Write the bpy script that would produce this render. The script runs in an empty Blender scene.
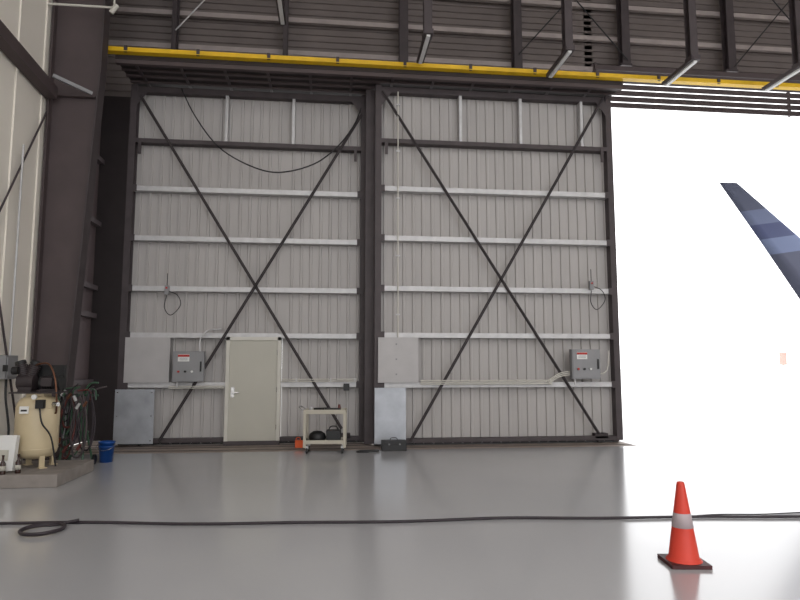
import bpy, math, random
from mathutils import Vector, Matrix
random.seed(4)
sc=bpy.context.scene
sc.view_settings.view_transform='Standard'
sc.view_settings.look='None'

# ---------------------------------------------------------------- materials
def lin(c):
    return tuple(((v/255)/12.92 if v/255<=0.04045 else ((v/255+0.055)/1.055)**2.4) for v in c)
MATS={}
def mat(name,rgb,rough=0.6,metal=0.0,var=0.12,scale=3.0,bump=0.0,spec=0.5,stretch=None,coat=0):
    if name in MATS: return MATS[name]
    m=bpy.data.materials.new(name); m.use_nodes=True
    nt=m.node_tree; b=nt.nodes['Principled BSDF']
    c=lin(rgb)
    tc=nt.nodes.new('ShaderNodeTexCoord'); mp=nt.nodes.new('ShaderNodeMapping')
    nt.links.new(tc.outputs['Object'],mp.inputs['Vector'])
    if stretch: mp.inputs['Scale'].default_value=stretch
    n=nt.nodes.new('ShaderNodeTexNoise'); n.inputs['Scale'].default_value=scale; n.inputs['Detail'].default_value=5
    nt.links.new(mp.outputs['Vector'],n.inputs['Vector'])
    r=nt.nodes.new('ShaderNodeValToRGB')
    r.color_ramp.elements[0].position=0.3; r.color_ramp.elements[1].position=0.7
    r.color_ramp.elements[0].color=(*[v*(1-var) for v in c],1)
    r.color_ramp.elements[1].color=(*[min(1,v*(1+var)) for v in c],1)
    nt.links.new(n.outputs['Fac'],r.inputs['Fac'])
    nt.links.new(r.outputs['Color'],b.inputs['Base Color'])
    b.inputs['Roughness'].default_value=rough; b.inputs['Metallic'].default_value=metal
    b.inputs['Specular IOR Level'].default_value=spec
    b.inputs['Coat Weight'].default_value=coat
    if bump:
        bp=nt.nodes.new('ShaderNodeBump'); bp.inputs['Strength'].default_value=bump; bp.inputs['Distance'].default_value=0.01
        nt.links.new(n.outputs['Fac'],bp.inputs['Height']); nt.links.new(bp.outputs['Normal'],b.inputs['Normal'])
    MATS[name]=m; return m

SHEET=mat('corrugated_sheet',(172,168,166),0.55,0,0.05,2.0,stretch=(1,1,0.3))
STEEL=mat('dark_steel',(68,60,62),0.6,0,0.15,4)
BRACE=mat('brace_steel',(50,42,44),0.6,0,0.1,6)
GALV=mat('galvanised_girt',(192,191,192),0.45,0.2,0.1,6)
PLATE=mat('galvanised_plate',(164,167,173),0.4,0.35,0.16,3)
PLATE2=mat('painted_plate',(174,171,171),0.5,0.1,0.05,3)
BROWN=mat('brown_primer_steel',(78,67,68),0.65,0,0.1,2)
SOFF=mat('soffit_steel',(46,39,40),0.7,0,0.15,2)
YEL=mat('yellow_paint',(228,184,28),0.45,0,0.12,4)
UPW=mat('upper_siding',(112,103,100),0.7,0,0.1,1.2)
UPG=mat('upper_girt',(164,153,150),0.6,0,0.1,4)
CREAM=mat('wall_liner',(236,230,220),0.6,0,0.03,0.8)
BOXG=mat('electrical_grey',(134,134,136),0.45,0.1,0.05,4)
WHITE=mat('white_paint',(220,220,218),0.4,0,0.03,4)
RED=mat('red_paint',(170,35,30),0.45,0,0.05,4)
BLACK=mat('black_rubber',(28,27,29),0.55,0,0.2,8)
BLK2=mat('black_plastic',(20,20,22),0.5,0,0.1,8)
PDOOR=mat('personnel_door_paint',(180,177,166),0.5,0,0.03,1.5)
PFR=mat('door_frame_paint',(200,197,188),0.5,0,0.04,2)
CHROME=mat('chrome',(190,190,190),0.25,0.9,0.03,4)
TAN=mat('tank_tan_paint',(196,180,148),0.38,0,0.06,3)
CONC=mat('concrete_pad',(138,131,126),0.8,0,0.12,6,0.3)
COPPER=mat('copper_pipe',(110,75,58),0.35,0.8,0.1,5)
ORANGE=mat('cone_orange',(208,60,42),0.5,0,0.06,6)
ORANGE2=mat('can_orange',(225,90,30),0.5,0,0.06,6)
COLLAR=mat('cone_collar',(172,158,162),0.4,0,0.05,10)
CBASE=mat('cone_base',(72,30,32),0.6,0,0.1,8)
BLUE=mat('bucket_blue',(18,70,140),0.4,0,0.05,4)
CART=mat('cart_beige',(176,170,156),0.5,0.1,0.08,4)
HOSE=mat('hose_rubber',(44,36,42),0.55,0,0.15,10)
GREEN=mat('hose_green',(52,82,62),0.5,0,0.1,10)
REDH=mat('hose_red',(95,44,40),0.5,0,0.1,10)
BROWNG=mat('bottle_amber',(50,28,22),0.25,0,0.1,10)
LAMPW=mat('lamp_diffuser',(215,215,215),0.4,0,0.02,3)

# ---------------------------------------------------------------- builder
class B:
    def __init__(s): s.v=[];s.f=[];s.m=[];s.sm=[];s.mats=[]
    def mi(s,m):
        if m not in s.mats: s.mats.append(m)
        return s.mats.index(m)
    def add(s,vs,fs,m,smooth=False):
        o=len(s.v); s.v+= [tuple(v) for v in vs]; k=s.mi(m)
        for f in fs: s.f.append([i+o for i in f]); s.m.append(k); s.sm.append(smooth)
    def box(s,x0,x1,y0,y1,z0,z1,m):
        vs=[(x,y,z) for z in (z0,z1) for y in (y0,y1) for x in (x0,x1)]
        s.add(vs,[(0,2,3,1),(4,5,7,6),(0,1,5,4),(2,6,7,3),(0,4,6,2),(1,3,7,5)],m)
    def obox(s,c,size,M,m):
        c=Vector(c); vs=[]
        for z in (-.5,.5):
            for y in (-.5,.5):
                for x in (-.5,.5): vs.append(c+M@Vector((x*size[0],y*size[1],z*size[2])))
        s.add(vs,[(0,2,3,1),(4,5,7,6),(0,1,5,4),(2,6,7,3),(0,4,6,2),(1,3,7,5)],m)
    def beam(s,p0,p1,w,h,m,up=(0,1,0)):
        p0=Vector(p0);p1=Vector(p1);d=(p1-p0).normalized();u=Vector(up)
        if abs(d.dot(u))>.95:u=Vector((1,0,0))
        a=d.cross(u).normalized();b=a.cross(d)
        vs=[]
        for p in (p0,p1):
            for i,j in ((-1,-1),(1,-1),(1,1),(-1,1)): vs.append(p+a*i*w/2+b*j*h/2)
        s.add(vs,[(0,1,2,3),(7,6,5,4),(0,4,5,1),(1,5,6,2),(2,6,7,3),(3,7,4,0)],m)
    def ibeam(s,p0,p1,w,h,m,t=0.015):
        p0=Vector(p0);p1=Vector(p1)
        off=Vector((0,h/2,0))
        s.beam(p0-off,p1-off,w,t,m); s.beam(p0+off,p1+off,w,t,m); s.beam(p0,p1,t,h,m)
    def cyl(s,p0,p1,r0,r1,m,n=20,caps=True):
        p0=Vector(p0);p1=Vector(p1);d=(p1-p0).normalized()
        u=Vector((0,0,1)) if abs(d.z)<.9 else Vector((1,0,0))
        a=d.cross(u).normalized();b=d.cross(a)
        vs=[]
        for p,r in ((p0,r0),(p1,r1)):
            for i in range(n):
                t=2*math.pi*i/n; vs.append(p+a*math.cos(t)*r+b*math.sin(t)*r)
        s.add(vs,[(i,(i+1)%n,n+(i+1)%n,n+i) for i in range(n)],m,True)
        if caps: s.add(vs,[tuple(range(n))[::-1],tuple(range(n,2*n))],m)
    def lathe(s,prof,c,m,n=28):
        vs=[];c=Vector(c)
        for r,z in prof:
            for i in range(n):
                t=2*math.pi*i/n; vs.append(c+Vector((r*math.cos(t),r*math.sin(t),z)))
        fs=[]
        for k in range(len(prof)-1):
            for i in range(n): fs.append((k*n+i,k*n+(i+1)%n,(k+1)*n+(i+1)%n,(k+1)*n+i))
        s.add(vs,fs,m,True)
    def tube(s,pts,r,m,n=8,sub=6,closed=False):
        P=[Vector(p) for p in pts]
        if sub>1:
            Q=[];N=len(P)
            for i in range(N if closed else N-1):
                g=(lambda k:P[k%N]) if closed else (lambda k:P[max(0,min(N-1,k))])
                p0,p1,p2,p3=g(i-1),g(i),g(i+1),g(i+2)
                for j in range(sub):
                    t=j/sub
                    Q.append(0.5*((2*p1)+(p2-p0)*t+(2*p0-5*p1+4*p2-p3)*t*t+(3*p1-p0-3*p2+p3)*t**3))
            if not closed:Q.append(P[-1])
            P=Q
        N=len(P);vs=[];a=None
        for i,p in enumerate(P):
            if closed: d=(P[(i+1)%N]-P[i-1]).normalized()
            else: d=(P[min(N-1,i+1)]-P[max(0,i-1)]).normalized()
            if a is None:
                u=Vector((0,0,1)) if abs(d.z)<.9 else Vector((1,0,0)); a=d.cross(u).normalized()
            else:
                a=(a-d*a.dot(d)).normalized()
            b=d.cross(a)
            for k in range(n):
                t=2*math.pi*k/n; vs.append(p+a*math.cos(t)*r+b*math.sin(t)*r)
        fs=[]
        for i in range(N if closed else N-1):
            j=(i+1)%N
            for k in range(n): fs.append((i*n+k,i*n+(k+1)%n,j*n+(k+1)%n,j*n+k))
        s.add(vs,fs,m,True)
        if not closed: s.add(vs,[tuple(range(n))[::-1],tuple(range((N-1)*n,N*n))],m)
    def sheet(s,x0,x1,y,z0,z1,m,pitch=0.2,d=0.03):
        prof=[];x=x0
        while x<x1-1e-6:
            for dx,dy in ((0,0),(pitch*.68,0),(pitch*.74,-d),(pitch*.94,-d),(pitch,0)):
                xx=x+dx
                if xx<=x1+1e-6 and (not prof or xx>prof[-1][0]+1e-6): prof.append((xx,y+dy))
            x+=pitch
        if prof[-1][0]<x1-1e-5: prof.append((x1,prof[-1][1]))
        vs=[(a,b,z0) for a,b in prof]+[(a,b,z1) for a,b in prof]
        n=len(prof)
        s.add(vs,[(i,i+1,n+i+1,n+i) for i in range(n-1)],m)
    def hsheet(s,x0,x1,y,z0,z1,m,pitch=0.15,d=0.03):
        prof=[];z=z0
        while z<z1-1e-6:
            for dz,dy in ((0,0),(pitch*.6,0),(pitch*.7,-d),(pitch*.9,-d),(pitch,0)):
                zz=z+dz
                if zz<=z1+1e-6 and (not prof or zz>prof[-1][1]+1e-6): prof.append((y+dy,zz))
            z+=pitch
        n=len(prof)
        vs=[(x0,a,b) for a,b in prof]+[(x1,a,b) for a,b in prof]
        s.add(vs,[(i,n+i,n+i+1,i+1) for i in range(n-1)],m)
    def build(s,name,bevel=0,parent=None):
        me=bpy.data.meshes.new(name); me.from_pydata(s.v,[],s.f)
        for m in s.mats: me.materials.append(m)
        for i,p in enumerate(me.polygons): p.material_index=s.m[i]; p.use_smooth=s.sm[i]
        me.update()
        o=bpy.data.objects.new(name,me); sc.collection.objects.link(o)
        if parent: o.parent=parent
        if bevel:
            bv=o.modifiers.new('Bevel','BEVEL'); bv.width=bevel; bv.segments=2; bv.limit_method='ANGLE'; bv.angle_limit=math.radians(50)
        return o

# ---------------------------------------------------------------- floor
def floor_mat():
    m=bpy.data.materials.new('epoxy_floor'); m.use_nodes=True
    nt=m.node_tree;b=nt.nodes['Principled BSDF']
    tc=nt.nodes.new('ShaderNodeTexCoord')
    n=nt.nodes.new('ShaderNodeTexNoise');n.inputs['Scale'].default_value=0.35;n.inputs['Detail'].default_value=2
    nt.links.new(tc.outputs['Object'],n.inputs['Vector'])
    r=nt.nodes.new('ShaderNodeValToRGB')
    a=lin((172,172,175));c=lin((180,180,182))
    r.color_ramp.elements[0].position=.3;r.color_ramp.elements[1].position=.7
    r.color_ramp.elements[0].color=(*a,1);r.color_ramp.elements[1].color=(*c,1)
    nt.links.new(n.outputs['Fac'],r.inputs['Fac']);nt.links.new(r.outputs['Color'],b.inputs['Base Color'])
    b.inputs['Roughness'].default_value=.17
    b.inputs['Specular IOR Level'].default_value=.85
    return m
FL=floor_mat()
THR=mat('threshold_concrete',(150,137,128),0.7,0,0.12,5,0.2)
APR=mat('apron_concrete',(228,228,226),0.8,0,0.03,2)
b=B(); b.box(-5.15,19.8,-18,11.95,-0.3,0,FL); b.box(6.1,19.8,11.95,14.2,-.3,0,FL); b.build('floor')
b=B()
b.box(-5.1,6.1,11.95,13.98,-0.3,-.001,THR)
for y in (12.2,12.62,12.9,13.2): b.box(-5.0,6.1,y,y+0.05,-.001,0.004,STEEL)
b.build('door_threshold')
b=B(); b.box(-150,150,14.2,260,-0.3,-0.01,APR); b.build('apron_ground')

# ---------------------------------------------------------------- left wall
b=B()
b.box(-5.4,-5.15,-18,14.4,0,12.6,CREAM)
y=-17.6
while y<11.3:
    b.box(-5.15,-5.125,y,y+0.05,0,12.6,CREAM); y+=0.9
b.box(-5.15,-5.13,11.55,14.05,0,12.6,BROWN)
for z in (1.2,2.6,3.2,4.6,6.0): b.box(-5.13,-5.0,11.7,13.95,z,z+.1,STEEL)
b.build('wall_left')
b=B()
b.beam((-5.02,4,6.95),(-5.02,11.3,6.45),0.22,0.2,BROWN,up=(1,0,0))
b.tube([(-5.08,8.2,1.1),(-5.08,11.3,6.1)],0.018,STEEL,6,1)
b.tube([(-5.08,8.6,6.2),(-5.08,10.0,2.9),(-5.08,10.9,0.7)],0.018,STEEL,6,1)
b.build('wall_brace')

# frame column (tapered I section)
b=B()
Yc=11.5
def quad_prism(pts,y0,y1,m):
    n=len(pts)
    vs=[(x,y0,z) for x,z in pts]+[(x,y1,z) for x,z in pts]
    fs=[tuple(range(n)),tuple(range(n,2*n))[::-1]]+[(i,n+i,n+(i+1)%n,(i+1)%n) for i in range(n)]
    b.add(vs,fs,m)
quad_prism([(-5.08,0.03),(-4.6,0.03),(-4.25,7.0),(-4.2,12.4),(-5.08,12.4)],Yc-.01,Yc+.01,BROWN)
quad_prism([(-4.6,0.03),(-4.57,0.03),(-4.22,7.0),(-4.17,12.4),(-4.2,12.4),(-4.25,7.0)],Yc-.14,Yc+.14,STEEL)
quad_prism([(-5.12,0.03),(-5.08,0.03),(-5.08,12.4),(-5.12,12.4)],Yc-.14,Yc+.14,BROWN)
b.box(-5.12,-4.46,Yc-.2,Yc+.2,0,0.03,STEEL)
b.box(-5.08,-4.3,Yc-.12,Yc+.12,6.45,6.47,BROWN)
b.beam((-4.86,10.95,6.62),(-4.35,11.36,6.5),0.06,0.06,BOXG)
b.build('frame_column')
b=B()
b.tube([(-5.1,11.15,8.05),(-3.95,11.15,8.05)],0.022,PFR,8,1)
b.tube([(-3.97,11.15,8.03),(-3.97,11.15,12.3)],0.018,PFR,8,1)
b.cyl((-4.02,11.15,7.95),(-3.92,11.15,8.1),0.045,0.045,PFR,12)
b.build('sprinkler_pipe')

# ---------------------------------------------------------------- front wall above door
b=B()
b.hsheet(-5.145,6.3,14.1,7.5,12.6,UPW,0.16,0.035)
b.hsheet(6.3,19.8,14.1,8.94,12.6,UPW,0.16,0.035)
b.box(6.2,6.4,14.1,14.15,8.0,12.6,UPW)
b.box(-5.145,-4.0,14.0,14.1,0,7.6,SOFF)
for z in (8.75,9.55,10.4,11.3):
    xe=19.8 if z>9 else 6.3
    b.box(-5.1,xe,13.9,13.98,z,z+.07,UPG); b.box(-5.1,xe,13.88,13.9,z,z+.11,UPG)
b.box(6.3,19.8,13.95,14.15,8.8,8.96,BROWN)
for x0,x1 in ((4.35,7.05),(9.8,12.5)):
    b.tube([(x0,13.55,8.9),(x1,13.55,12)],.016,BLACK,6,1); b.tube([(x1,13.55,8.9),(x0,13.55,12)],.016,BLACK,6,1)
b.tube([(-3.5,13.55,9.0),(-1.1,13.55,12)],.016,GALV,6,1)
b.build('wall_front')
for k,x in enumerate((-3.55,-1.1,1.62,4.35,7.05,9.8,12.5,15.2)):
    c=B(); w=0.2 if x>1 else 0.1; z0=7.66 if x<6 else 8.85
    c.ibeam((x,13.73,z0),(x,13.73,12.5),w,0.22,STEEL,0.02)
    c.box(x-.14,x+.14,13.62,13.85,z0-.04,z0+.02,STEEL)
    c.build('wind_column')

# header soffit, track beams
b=B()
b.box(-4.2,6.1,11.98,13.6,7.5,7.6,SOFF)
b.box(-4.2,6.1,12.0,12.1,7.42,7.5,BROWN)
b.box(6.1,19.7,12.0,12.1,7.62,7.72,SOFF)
for y in (12.35,12.62,12.9,13.2,13.5): b.box(-4.2,6.1,y,y+.07,7.46,7.5,BROWN)
x=-3.9
while x<6:
    b.box(x,x+.05,12.1,13.58,7.465,7.5,STEEL); x+=0.85
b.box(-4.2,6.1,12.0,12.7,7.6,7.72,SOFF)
b.build('door_header')
b=B()
for i in range(7):
    z=7.6+.15*i
    b.box(6.1,19.7,13.3,13.34,z,z+.112,BROWN)
for x in (6.1,11.0,15.5,19.6):
    b.box(x,x+.05,13.34,13.4,7.6,8.7,BROWN)
b.build('header_louver')
b=B()
b.box(-4.6,19.7,11.86,11.94,7.59,7.68,YEL)
b.box(-4.6,19.7,11.82,11.97,7.575,7.59,YEL)
x=-4.0
while x<19:
    b.box(x,x+.06,11.83,11.86,7.57,7.7,STEEL); x+=1.35
b.build('crane_rail')

def fixture(x,z):
    c=B()
    c.ibeam((x,10.75,z+.08),(x,10.75,12.5),0.15,0.15,STEEL,.02)
    c.beam((x,10.6,z+.05),(x,11.75,z+.05),0.14,0.07,STEEL,up=(0,0,1))
    c.box(x-.035,x+.035,10.65,11.7,z-.02,z+.02,LAMPW)
    c.box(x-.09,x+.09,10.62,10.85,z+.02,z+.12,STEEL)
    c.build('hanging_light_fixture')
fixture(1.72,7.6)
fixture(4.4,7.45); fixture(6.9,7.4); fixture(9.15,7.4)
fixture(-1.0,8.25)

# ---------------------------------------------------------------- sliding doors
GZ=(5.23,4.19,3.15,2.2,1.2)
def sliding_door(x0,x1,Y,cross,vert,gap=None):
    b=B()
    ys=Y+0.2
    if gap:
        b.sheet(x0+.05,gap[0],ys,0.02,7.38,SHEET)
        b.sheet(gap[0],gap[1],ys,2.15,7.38,SHEET)
        b.sheet(gap[1],x1-.05,ys,0.02,7.38,SHEET)
    else: b.sheet(x0+.05,x1-.05,ys,0.02,7.38,SHEET)
    for xa,xb in ((x0,x0+.13),(x1-.13,x1)):
        b.box(xa,xb,Y-.02,Y+.0,0.06,7.45,STEEL); b.box(xa,xb,Y+.15,Y+.17,0.02,7.45,STEEL)
        xm=(xa+xb)/2; b.box(xm-.02,xm+.02,Y,Y+.15,0.06,7.45,STEEL)
        b.box(xa,xa+.012,Y,Y+.15,0.06,7.45,STEEL)
    b.box(x0+.13,x1-.13,Y,Y+.16,7.3,7.42,STEEL)
    b.box(x0+.13,x1-.13,Y-.02,Y+.16,6.2,6.29,STEEL)
    def seg(z0,z1,ya,yb,m):
        if gap and z0<2.1:
            b.box(x0+.13,gap[0],ya,yb,z0,z1,m); b.box(gap[1],x1-.13,ya,yb,z0,z1,m)
        else: b.box(x0+.13,x1-.13,ya,yb,z0,z1,m)
    seg(0.06,0.14,Y,Y+.16,STEEL)
    b.box(x0+.01,x1-.01,Y+.17,Y+.19,0.007,.12,BLACK)
    for z in GZ:
        seg(z-.05,z-.035,Y,Y+.16,GALV); seg(z+.035,z+.05,Y,Y+.16,GALV)
        seg(z-.05,z+.05,Y-.008,Y+.0,GALV)
    for x in vert: b.box(x-.03,x+.03,Y-.0,Y+.15,6.29,7.3,GALV)
    for a,c in cross:
        b.beam((a[0],Y-.04,a[1]),(c[0],Y-.04,c[1]),0.06,0.012,BRACE); b.beam((a[0],Y-.055,a[1]),(c[0],Y-.055,c[1]),0.012,0.05,BRACE)
    for x in (x0+.2,x1-.28): b.box(x,x+.06,Y-.05,Y-.02,5.95,6.25,STEEL)
    for x,s in ((x0+.13,1),(x1-.13,-1)):
        b.add([(x,Y-.022,7.3),(x+s*.22,Y-.022,7.3),(x,Y-.022,7.0)],[(0,1,2)],STEEL)
    for z in GZ:
        for x in (x0+.13,x1-.2): b.box(x,x+.07,Y-.02,Y-.008,z-.07,z+.07,STEEL)
    for x in (x0+.45,x1-.45):
        b.cyl((x,Y+.04,0.083),(x,Y+.12,0.083),0.075,0.075,BLK2,20)
        b.box(x-.14,x+.14,Y+.0,Y+.16,0.1,0.2,BRACE)
    return b
L=sliding_door(-4.2,0.74,13.0,[((-4.0,7.2),(0.25,0.3)),((0.62,7.0),(-3.35,0.1))],(-2.24,-0.84),gap=(-2.1,-1.0))
L.box(-4.07,-3.2,12.93,12.96,1.25,2.15,PLATE2)
L.box(-4.2,-3.45,12.88,12.9,0.06,1.12,PLATE)
for x in (-4.15,-3.5):
    for z in (.12,.6,1.06): L.cyl((x,12.87,z),(x,12.88,z),.012,.012,CHROME,8)
L.box(0.7,0.98,12.7,12.76,0.02,7.45,STEEL)
L.box(0.745,0.86,12.76,13.15,0.02,7.45,STEEL)
LD=L.build('sliding_hangar_door')
R_=sliding_door(0.88,6.03,12.45,[((1.02,7.3),(5.5,0.2)),((5.85,7.4),(1.6,0.1))],(2.69,4.0,5.36))
R_.box(0.95,1.76,12.38,12.41,1.25,2.15,PLATE2)
R_.box(0.88,1.5,12.33,12.35,0.06,1.15,PLATE)
for z in (1.4,1.7,2.0): R_.box(1.3,1.33,12.37,12.38,z,z+.03,BOXG)
RD=R_.build('sliding_hangar_door')

# personnel door
b=B(); Y=12.97
b.box(-2.1,-2.03,Y-.03,Y+.2,0.06,2.17,PFR); b.box(-1.07,-1.0,Y-.03,Y+.2,0.06,2.17,PFR); b.box(-2.1,-1.0,Y-.03,Y+.2,2.1,2.17,PFR)
b.box(-2.03,-1.07,Y,Y+.05,0.08,2.1,PDOOR)
b.box(-2.1,-1.0,Y-.05,Y+.2,0.007,0.08,STEEL)
b.box(-1.99,-1.92,Y-.012,Y,0.95,1.15,CHROME); b.cyl((-1.955,Y-.05,1.05),(-1.955,Y,1.05),.02,.02,CHROME,12)
b.beam((-1.955,Y-.05,1.05),(-1.83,Y-.05,1.05),.02,.02,CHROME)
for z in (.35,1.1,1.85): b.cyl((-1.07,Y-.012,z-.05),(-1.07,Y-.012,z+.05),.012,.012,CHROME,8)
b.box(-1.9,-1.2,Y-.004,Y,0.12,0.32,PDOOR)
b.build('door_1',0.003)

# electrical boxes
def ebox(x0,x1,Y,z0,z1):
    b=B()
    b.box(x0,x1,Y-.2,Y-.06,z0,z1,BOXG)
    b.box(x0+.02,x1-.02,Y-.215,Y-.2,z0+.02,z1-.02,BOXG)
    b.box(x0+.1,x0+.32,Y-.22,Y-.215,z1-.2,z1-.06,WHITE); b.box(x0+.1,x0+.32,Y-.223,Y-.22,z1-.11,z1-.065,RED)
    for i in range(3): b.box(x0+.13,x0+.29,Y-.223,Y-.22,z1-.135-.02*i,z1-.13-.02*i,BLK2)
    for i in range(3): b.cyl((x0+.12+.13*i,Y-.25,z0+.2),(x0+.12+.13*i,Y-.215,z0+.2),.022,.022,(RED,BLK2,WHITE)[i],12)
    b.box(x1-.07,x1-.04,Y-.24,Y-.215,z0+.2,z0+.4,BLK2)
    b.cyl((x0+.08,Y-.13,z0),(x0+.08,Y-.13,z0-.12),.02,.02,GALV,8)
    b.box(x0+.05,x1-.05,Y-.06,Y-.02,z1-.08,z1-.02,GALV)
    b.box(x0+.05,x1-.05,Y-.06,Y-.02,z0+.02,z0+.08,GALV)
    return b
e=ebox(-3.1,-2.5,12.98,1.27,1.87)
e.tube([(-2.6,12.85,1.87),(-2.6,12.85,2.12),(-2.45,12.88,2.3),(-2.2,12.88,2.32)],.018,GALV,8,4)
e.build('control_panel_box',0.004)
e=ebox(4.9,5.5,12.43,1.32,1.92)
e.build('control_panel_box',0.004)
e=B()
for i in range(3):
    e.tube([(1.8,12.36,1.22+.035*i),(4.3,12.36,1.22+.035*i),(4.45,12.36,1.23+.035*i),(4.68,12.36,1.36+.035*i),(4.9,12.36,1.4+.035*i)],.013,PFR,6,4)
e.tube([(5.5,12.36,1.4),(5.7,12.36,1.5),(5.75,12.36,1.9)],.014,PFR,6,4)
e.tube([(1.35,12.4,2.15),(1.35,12.4,7.3)],.014,PFR,6,1)
for z in (2.6,3.8,5.0,6.0,7.0): e.box(1.31,1.39,12.385,12.45,z,z+.03,GALV)
e.build('conduit_run',parent=RD)
e=B()
for i in range(2):
    e.tube([(-.98,12.93,1.27+.04*i),(.55,12.93,1.27+.04*i)],.012,PFR,6,1)
    e.tube([(-3.2,12.93,1.14+.035*i),(-2.12,12.93,1.14+.035*i)],.012,PFR,6,1)
e.box(.28,.4,12.88,12.96,1.08,1.22,BLK2)
for x in (-.7,0,.5): e.box(x,x+.03,12.92,13.0,1.24,1.33,GALV)
e.build('conduit_run',parent=LD)

for x,z,Y,PD in ((-3.3,3.1,12.96,LD),(5.42,3.25,12.41,RD)):
    b=B()
    b.box(x-.04,x+.04,Y-.08,Y,z-.08,z+.1,BOXG); b.cyl((x,Y-.1,z+.05),(x,Y-.08,z+.05),.02,.02,RED,10)
    b.tube([(x,Y-.05,z+.1),(x,Y-.05,z+.35)],.008,BLACK,6,1)
    b.tube([(x,Y-.05,z-.1),(x-.03,Y-.07,z-.35),(x+.1,Y-.07,z-.5),(x+.28,Y-.07,z-.3),(x+.22,Y-.07,z-.1),(x+.05,Y-.07,z-.02)],.009,BLACK,6,6)
    b.build('pendant_switch',parent=PD)
b=B()
b.tube([(-3.15,12.85,7.35),(-2.85,12.82,6.75),(-2.35,12.8,6.1),(-1.7,12.8,5.72),(-1.1,12.8,5.6),(-.4,12.8,5.8),(.1,12.8,6.2),(.45,12.82,6.7),(.6,12.85,7.1)],.015,BLACK,6,6)
b.build('hanging_cable',parent=LD)

# ---------------------------------------------------------------- cart
def M2(a): return Matrix.Rotation(a,3,'Z')
b=B(); c=Vector((-0.07,11.75,0)); a=math.radians(-4); R3=M2(a)
def P(x,y,z): return c+R3@Vector((x,y,z))
W,D=.74,.46
for z,hh in ((.74,.05),(.2,.04)):
    b.obox(P(0,0,z),(W,D,.02),R3,CART)
    for s in (-1,1):
        b.obox(P(0,s*D/2,z+.01),(W+.03,.02,hh+.03),R3,CART); b.obox(P(s*W/2,0,z+.01),(.02,D,hh+.03),R3,CART)
for sx in (-1,1):
    for sy in (-1,1):
        b.obox(P(sx*(W/2-.01),sy*(D/2-.01),.43),(.05,.05,.64),R3,CART)
        p=P(sx*(W/2-.05),sy*(D/2-.05),.056)
        b.cyl(p+Vector((-.015,0,0)),p+Vector((.015,0,0)),.055,.055,BLK2,18)
        b.obox(p+Vector((0,0,.06)),(.05,.06,.05),R3,GALV)
b.tube([P(-W/2,-.18,.76),P(-W/2-.1,-.16,.83),P(-W/2-.1,.16,.83),P(-W/2,.18,.76)],.01,CHROME,8,3)
CARTO=b.build('utility_cart',0.003)
b=B()
b.lathe([(0,0),(.14,0),(.16,.06),(.14,.13),(.08,.17),(0,.18)],P(-.15,0,.212),BLK2,18)
b.obox(P(.15,.02,.31),(.26,.3,.18),R3,BLK2)
b.tube([P(.06,-.05,.4),P(.1,-.05,.47),P(.2,-.05,.47),P(.24,-.05,.4)],.012,BLACK,6,5)
b.build('tool_bag',0.02)
b=B()
b.obox(P(.12,0,.78),(.3,.14,.045),R3@Matrix.Rotation(.2,3,'Z'),BLK2)
b.cyl(P(.02,-.02,.79),P(-.22,.05,.785),.028,.022,BLK2,12)
b.cyl(P(.25,.02,.795),P(.25,.02,.87),.03,.02,REDH,12)
b.tube([P(-.3,-.1,.765),P(-.15,-.14,.765),P(.0,-.12,.765),P(.1,-.15,.765)],.012,BLACK,6,5)
b.cyl(P(-.28,.08,.755),P(-.28,.08,.82),.035,.035,GALV,14)
b.build('hand_drill',0.005)
b=B()
b.box(-.66,-.5,12.42,12.54,0.0,.14,ORANGE2); b.cyl((-.53,12.48,.14),(-.51,12.48,.19),.018,.014,BLK2,10)
b.tube([(-.65,12.48,.13),(-.63,12.48,.185),(-.57,12.48,.185),(-.56,12.48,.13)],.01,ORANGE2,6,4)
b.build('fuel_can',0.015)
b=B()
b.box(.98,1.44,11.75,11.95,0,.19,BLK2); b.box(.975,1.445,11.745,11.955,.12,.13,BLACK)
for x in (1.1,1.3): b.box(x,x+.03,11.738,11.75,.11,.14,BOXG)
b.tube([(1.14,11.85,.19),(1.16,11.85,.23),(1.26,11.85,.23),(1.28,11.85,.19)],.009,BLACK,6,4)
b.build('black_tool_case',0.012)
b=B()
b.obox((.74,11.7,.02),(.36,.09,.035),M2(.12),BLK2)
b.tube([(.57,11.72,.02),(.5,11.64,.012),(.6,11.58,.012),(.72,11.6,.012)],.01,BLACK,6,5)
b.build('pry_tool',0.005)

# ---------------------------------------------------------------- compressor
b=B(); b.box(-5.1,-3.55,8.8,10.1,0,.17,CONC); b.build('concrete_pad',0.01)
b=B(); cx,cy=-4.14,9.5
b.lathe([(0,.28),(.12,.285),(.22,.32),(.265,.37),(.28,.43),(.28,1.0),(.265,1.07),(.22,1.13),(.12,1.17),(0,1.18)],(cx,cy,0),TAN,36)
for z in (.43,1.0): b.lathe([(.281,z-.008),(.285,z),(.281,z+.008)],(cx,cy,0),TAN,36)
for i in range(4):
    t=math.pi/4+i*math.pi/2; x=cx+.22*math.cos(t); y=cy+.22*math.sin(t)
    b.obox((x,y,.27),(.07,.03,.2),M2(t+math.pi/2),TAN); b.obox((x+.02*math.cos(t),y+.02*math.sin(t),.177),(.1,.1,.012),M2(t),TAN)
b.box(cx-.12,cx-.0,cy-.292,cy-.27,.93,1.03,WHITE)
b.box(cx-.1,cx-.02,cy-.295,cy-.292,.96,.985,BLK2)
b.box(cx-.32,cx+.32,cy-.2,cy+.2,1.2,1.22,BRACE); b.box(cx-.12,cx+.12,cy-.12,cy+.12,1.15,1.2,TAN)
b.cyl((cx+.3,cy,1.34),(cx+.02,cy,1.34),.1,.1,BLK2,22)
for i in range(6): b.cyl((cx+.06+.035*i,cy,1.34),(cx+.065+.035*i,cy,1.34),.108,.108,STEEL,22)
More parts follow.
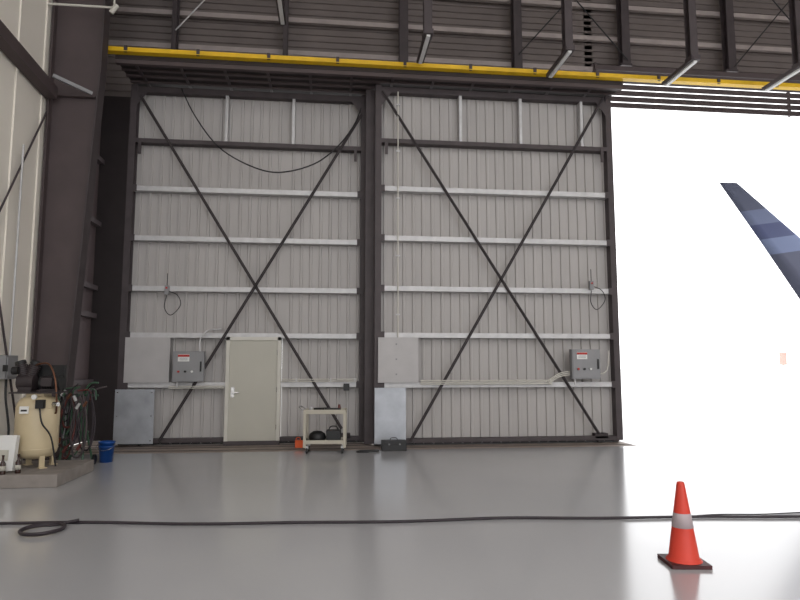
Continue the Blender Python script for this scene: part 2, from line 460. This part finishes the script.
b.box(cx+.08,cx+.22,cy-.15,cy-.08,1.3,1.42,BRACE); b.box(cx+.04,cx+.28,cy-.08,cy+.08,1.22,1.26,BRACE)
b.cyl((cx-.28,cy,1.36),(cx-.06,cy,1.36),.11,.11,BRACE,22)
b.box(cx-.26,cx-.08,cy-.08,cy+.08,1.22,1.3,BRACE)
for s in (-1,1):
    d=Vector((.35*s,0,1)).normalized(); p=Vector((cx-.17+.03*s,cy,1.42))
    b.cyl(p,p+d*.2,.055,.055,BRACE,16)
    for i in range(6): b.cyl(p+d*(.03+.028*i),p+d*(.04+.028*i),.08,.08,STEEL,16)
    b.cyl(p+d*.2,p+d*.25,.075,.07,BLK2,16)
b.cyl((cx-.33,cy-.1,1.52),(cx-.25,cy-.1,1.52),.055,.055,BLK2,16)
b.box(cx-.25,cx+.28,cy+.13,cy+.2,1.24,1.6,BLK2)
b.tube([(cx-.05,cy-.05,1.6),(cx+.15,cy-.12,1.62),(cx+.26,cy-.16,1.45),(cx+.3,cy-.16,1.2),(cx+.29,cy-.1,.95),(cx+.26,cy-.08,.92)],.013,COPPER,8,6)
b.cyl((cx+.26,cy-.14,1.05),(cx+.34,cy-.18,1.05),.03,.03,CHROME,14)
b.box(cx+.1,cx+.2,cy-.33,cy-.24,1.0,1.12,BLK2); b.cyl((cx+.08,cy-.34,1.16),(cx+.08,cy-.31,1.16),.035,.035,WHITE,16)
b.tube([(cx+.15,cy-.3,1.0),(cx+.2,cy-.32,.8),(cx+.3,cy-.25,.6),(cx+.36,cy-.2,.2)],.012,BLACK,6,6)
b.build('air_compressor',0.004)
b=B()
b.box(-5.12,-4.98,10.25,10.62,1.38,1.75,BOXG); b.box(-4.98,-4.965,10.28,10.59,1.41,1.72,BOXG)
b.box(-5.0,-4.94,10.2,10.24,1.5,1.6,BLK2)
b.tube([(-5.05,10.5,1.75),(-5.05,10.5,5.2)],.018,GALV,8,1)
b.tube([(-5.03,10.4,1.38),(-5.0,10.35,1.1),(-4.9,10.3,.6),(-4.88,10.2,.2)],.018,BLACK,8,6)
b.build('disconnect_switch',0.004)
b=B()
b.obox((-4.42,9.05,.42),(.46,.1,.47),Matrix.Rotation(math.radians(-8),3,'X'),WHITE)
b.obox((-4.36,8.99,.4),(.2,.01,.14),Matrix.Rotation(math.radians(-8),3,'X'),PDOOR)
b.build('white_carton',0.004)
for x,y in ((-4.26,8.86),(-4.11,8.95)):
    b=B(); b.lathe([(0,0),(.035,0),(.036,.01),(.036,.14),(.015,.18),(.014,.23),(.017,.235),(.017,.25),(0,.25)],(x,y,.17),BROWNG,16)
    b.lathe([(.0365,.05),(.0368,.05),(.0368,.11),(.0365,.11)],(x,y,.17),PDOOR,16)
    b.build('oil_bottle')
b=B(); hx,hy=-3.98,10.5
for s in (-1,1):
    b.tube([(hx+.18*s,hy-.2,.02),(hx+.14*s,hy-.05,.6),(hx+.14*s,hy,1.2)],.018,GREEN,8,3)
    b.tube([(hx+.18*s,hy+.25,.02),(hx+.14*s,hy,.6)],.018,GREEN,8,1)
b.tube([(hx-.3,hy,1.12),(hx+.3,hy,1.12)],.018,GREEN,8,1); b.tube([(hx-.2,hy-.05,.55),(hx+.2,hy-.05,.55)],.016,GREEN,8,1)
b.tube([(hx-.18,hy-.2,.02),(hx+.18,hy-.2,.02)],.016,GREEN,8,1)
b.tube([(hx+.05,hy,1.1),(hx+.2,hy-.1,1.3),(hx+.33,hy-.1,1.32)],.016,GREEN,8,4)
for s in (-1,1): b.cyl((hx+.2*s-.015,hy+.25,.08),(hx+.2*s+.015,hy+.25,.08),.08,.08,BLK2,18)
cols=[HOSE,HOSE,GREEN,HOSE,REDH,BOXG,GREEN,STEEL]
for i in range(22):
    x0=hx-.26+.5*random.random(); y0=hy-.06-.1*random.random(); dz=.25+.7*random.random(); w=.04+.09*random.random()
    b.tube([(x0,y0,1.14),(x0-w,y0-.03,1.1-dz*.5),(x0-w*.6,y0,1.12-dz),(x0+w*.7,y0-.02,1.12-dz*.95),(x0+w,y0+.01,1.1-dz*.45),(x0+w*.3,y0,1.15)],.010+.006*random.random(),cols[i%8],6,6)
for i in range(12):
    x0=hx-.25+.55*random.random(); b.tube([(x0,hy-.08,1.05),(x0+.08*random.uniform(-1,1),hy-.1,1.2),(x0+.2*random.uniform(-1,1),hy-.1,1.15+.17*random.random())],.013,cols[i%8],6,4)
for i in range(10):
    x0=hx-.22+.46*random.random(); z0=.25+.9*random.random(); b.cyl((x0,hy-.18,z0),(x0+.06*random.uniform(-1,1),hy-.18,z0+.08),.026,.02,(COPPER,GALV,REDH,GREEN)[i%4],10)
b.build('hose_stand')
bx,by=-3.68,11.0
b=B(); b.lathe([(0,.0),(.1,0),(.125,.31),(.132,.31),(.132,.335),(.12,.335),(.1,.02),(0,.02)],(bx,by,0),BLUE,28)
b.lathe([(.122,.25),(.13,.25),(.131,.265),(.123,.265)],(bx,by,0),BLUE,28)
b.tube([(bx-.13,by,.3),(bx-.12,by-.14,.24),(bx,by-.16,.2),(bx+.12,by-.14,.24),(bx+.13,by,.3)],.004,CHROME,6,5)
b.build('blue_bucket')

# ---------------------------------------------------------------- floor hose
b=B(); z=.016
b.tube([(-5.0,7.2,z),(-4.2,6.97,z),(-3.32,6.85,z),(-2.7,6.82,z),(-2.2,6.76,z),(-1.3,6.6,z),(-.3,6.55,z),(.73,6.47,z),(1.8,6.5,z),(2.8,6.38,z),(3.9,6.32,z),(4.92,6.21,z),(6.5,6.2,z),(9,6.3,z)],.015,HOSE,8,8)
pts=[]
for i in range(22):
    t=i/21*2*math.pi*1.9; r=.18+.012*i/21
    pts.append((-2.74+r*math.cos(t+1.4),6.53+r*1.1*math.sin(t+1.4),z+.02*(i/21)))
b.tube([(-2.5,6.78,z+.03)]+pts,.014,HOSE,8,4)
b.build('air_hose')
b=B()
b.tube([(3.9,6.4,.008),(4.2,6.42,.008),(4.6,6.38,.008),(5.0,6.4,.008),(6.4,6.5,.008),(9,6.7,.008)],.007,BLACK,6,6)
b.build('power_cord')

# ---------------------------------------------------------------- traffic cone
b=B(); c=(2.87,4.93,0)
Rk=M2(math.radians(-8))
b.obox(Vector(c)+Vector((0,0,.016)),(.31,.31,.03),Rk,CBASE)
def cr(z): return .12-(.12-.024)*((z-.03)/.65)
b.lathe([(.14,.03),(.13,.045),(cr(.06),.06),(cr(.29),.29)],c,ORANGE,36)
b.lathe([(cr(.29),.29),(cr(.29)+.002,.292),(cr(.40)+.002,.40),(cr(.4),.402)],c,COLLAR,36)
b.lathe([(cr(.40),.402),(cr(.62),.62),(cr(.64)-.002,.645),(.018,.648),(.016,.6)],c,ORANGE,36)
b.build('traffic_cone',0.0)

# ---------------------------------------------------------------- aircraft tail outside
def fin_mat():
    m=bpy.data.materials.new('fin_paint'); m.use_nodes=True; nt=m.node_tree; bs=nt.nodes['Principled BSDF']
    tc=nt.nodes.new('ShaderNodeTexCoord'); s=nt.nodes.new('ShaderNodeSeparateXYZ'); nt.links.new(tc.outputs['Object'],s.inputs['Vector'])
    ma=nt.nodes.new('ShaderNodeMath'); ma.operation='MULTIPLY_ADD'; ma.inputs[1].default_value=-0.15
    nt.links.new(s.outputs['X'],ma.inputs[0]); nt.links.new(s.outputs['Z'],ma.inputs[2])
    mr=nt.nodes.new('ShaderNodeMapRange'); mr.inputs['From Min'].default_value=-2; mr.inputs['From Max'].default_value=8
    nt.links.new(ma.outputs[0],mr.inputs['Value'])
    r=nt.nodes.new('ShaderNodeValToRGB'); r.color_ramp.interpolation='CONSTANT'
    e=r.color_ramp.elements
    def cc(c): return (*lin(c),1)
    def zp(z,x): return (z-.15*x+2)/10
    e[0].position=0; e[0].color=cc((82,85,102))
    e[1].position=zp(5.5,15.7); e[1].color=cc((106,116,144))
    for z,x,c in ((6.05,15.4,(74,80,110)),(6.55,15.1,(100,108,134)),(7.0,14.6,(80,84,102))):
        k=e.new(zp(z,x)); k.color=cc(c)
    nt.links.new(mr.outputs['Result'],r.inputs['Fac']); nt.links.new(r.outputs['Color'],bs.inputs['Base Color'])
    bs.inputs['Roughness'].default_value=.5; bs.inputs['Specular IOR Level'].default_value=.2
    return m
FIN=fin_mat(); FUS=mat('fuselage_white',(150,152,160),.35,0,.03,1)
b=B(); Yf=20
def airfoil(xle,xte,z,t):
    pts=[]
    ch=xte-xle
    for u in (0,.03,.1,.25,.45,.7,1): pts.append((xle+ch*u, t*2.6*(math.sqrt(u)*.6-u*.6)))
    up=[(x,Yf+w,z) for x,w in pts]; dn=[(x,Yf-w,z) for x,w in pts[1:-1]][::-1]
    return up+dn
secs=[airfoil(14.29,13.6,8.03,.05),airfoil(16.7,15.0,6.0,.1),airfoil(20.4,17.0,3.0,.22)]
n=len(secs[0]); vs=sum(secs,[])
fs=[(k*n+i,k*n+(i+1)%n,(k+1)*n+(i+1)%n,(k+1)*n+i) for k in range(2) for i in range(n)]+[tuple(range(n))]
b.add(vs,fs,FIN,True)
prof=[(17.0,3.0,.12),(18.5,2.9,.5),(21,2.7,.95),(24,2.5,1.25),(30,2.5,1.3),(34,2.4,1.2),(36.5,2.2,.7),(37.5,2.0,.1)]
vs=[];N=24
for x,z,r in prof:
    for i in range(N):
        t=2*math.pi*i/N; vs.append((x,Yf+r*math.cos(t),z+r*math.sin(t)))
b.add(vs,[(k*N+i,k*N+(i+1)%N,(k+1)*N+(i+1)%N,(k+1)*N+i) for k in range(len(prof)-1) for i in range(N)],FUS,True)
for s in (-1,1):
    b.add([(19.5,Yf+s*.4,2.95),(21.3,Yf+s*.4,2.95),(22,Yf+s*3,3.1),(21,Yf+s*3,3.1),(19.5,Yf+s*.4,3.05),(21.3,Yf+s*.4,3.05),(22,Yf+s*3,3.14),(21,Yf+s*3,3.14)],
      [(0,1,2,3),(4,7,6,5),(0,4,5,1),(1,5,6,2),(2,6,7,3),(3,7,4,0)],FIN)
    b.add([(27,Yf+s*1,1.7),(29.5,Yf+s*1,1.7),(29.2,Yf+s*5,2.1),(28.2,Yf+s*5,2.1),(27,Yf+s*1,1.9),(29.5,Yf+s*1,1.9),(29.2,Yf+s*5,2.18),(28.2,Yf+s*5,2.18)],
      [(0,1,2,3),(4,7,6,5),(0,4,5,1),(1,5,6,2),(2,6,7,3),(3,7,4,0)],FUS)
for x,y in ((34.5,0),(28,2),(28,-2)):
    b.cyl((x,Yf+y,1.9),(x,Yf+y,.35),.06,.06,CHROME,10); b.cyl((x,Yf+y-.12,.33),(x,Yf+y+.12,.33),.34,.34,BLK2,24)
b.build('airplane')
PR=mat('overexposed_red',(235,150,140),.6,0,.05,5)  # red paled in its colour to stand in for daylight overexposure
WH2=mat('sunlit_white',(240,240,240),.6,0,.02,5)
b=B(); b.box(29.65,29.95,38,38.3,1.6,2.4,PR); b.cyl((29.8,38.15,0),(29.8,38.15,1.6),.06,.06,WH2,8); b.box(29.6,30.0,37.95,38.35,2.4,2.5,WH2)
b.build('fire_extinguisher_cabinet')

# ---------------------------------------------------------------- ceiling
b=B(); b.box(-5.4,20,-18,14.3,12.6,12.8,UPW); b.build('ceiling')
b=B(); b.box(19.8,20,-18,14.3,0,12.6,CREAM); b.build('wall_right')

# ---------------------------------------------------------------- light
w=bpy.data.worlds.new('World'); sc.world=w; w.use_nodes=True
bg=w.node_tree.nodes['Background']; bg.inputs['Color'].default_value=(0.98,0.985,1.0,1); bg.inputs['Strength'].default_value=2.8
for x in (-1.5,5,11.5):  # unseen fill lights, added overhead to brighten the interior
    for y in (-11,-5,1):
        l=bpy.data.lights.new('interior_fill_light','AREA'); l.shape='DISK'; l.size=0.6; l.energy=155; l.color=(1,.985,.96)
        o=bpy.data.objects.new('interior_fill_light',l); o.location=(x,y,11.4); sc.collection.objects.link(o)

cam=bpy.data.cameras.new('Camera'); co=bpy.data.objects.new('Camera',cam); sc.collection.objects.link(co)
co.location=(0,0,1.6)
co.rotation_euler=(math.pi/2+math.atan(65/620),0,-math.radians(6.4))
cam.lens=27.9; cam.sensor_width=36; cam.clip_end=1000
sc.camera=co
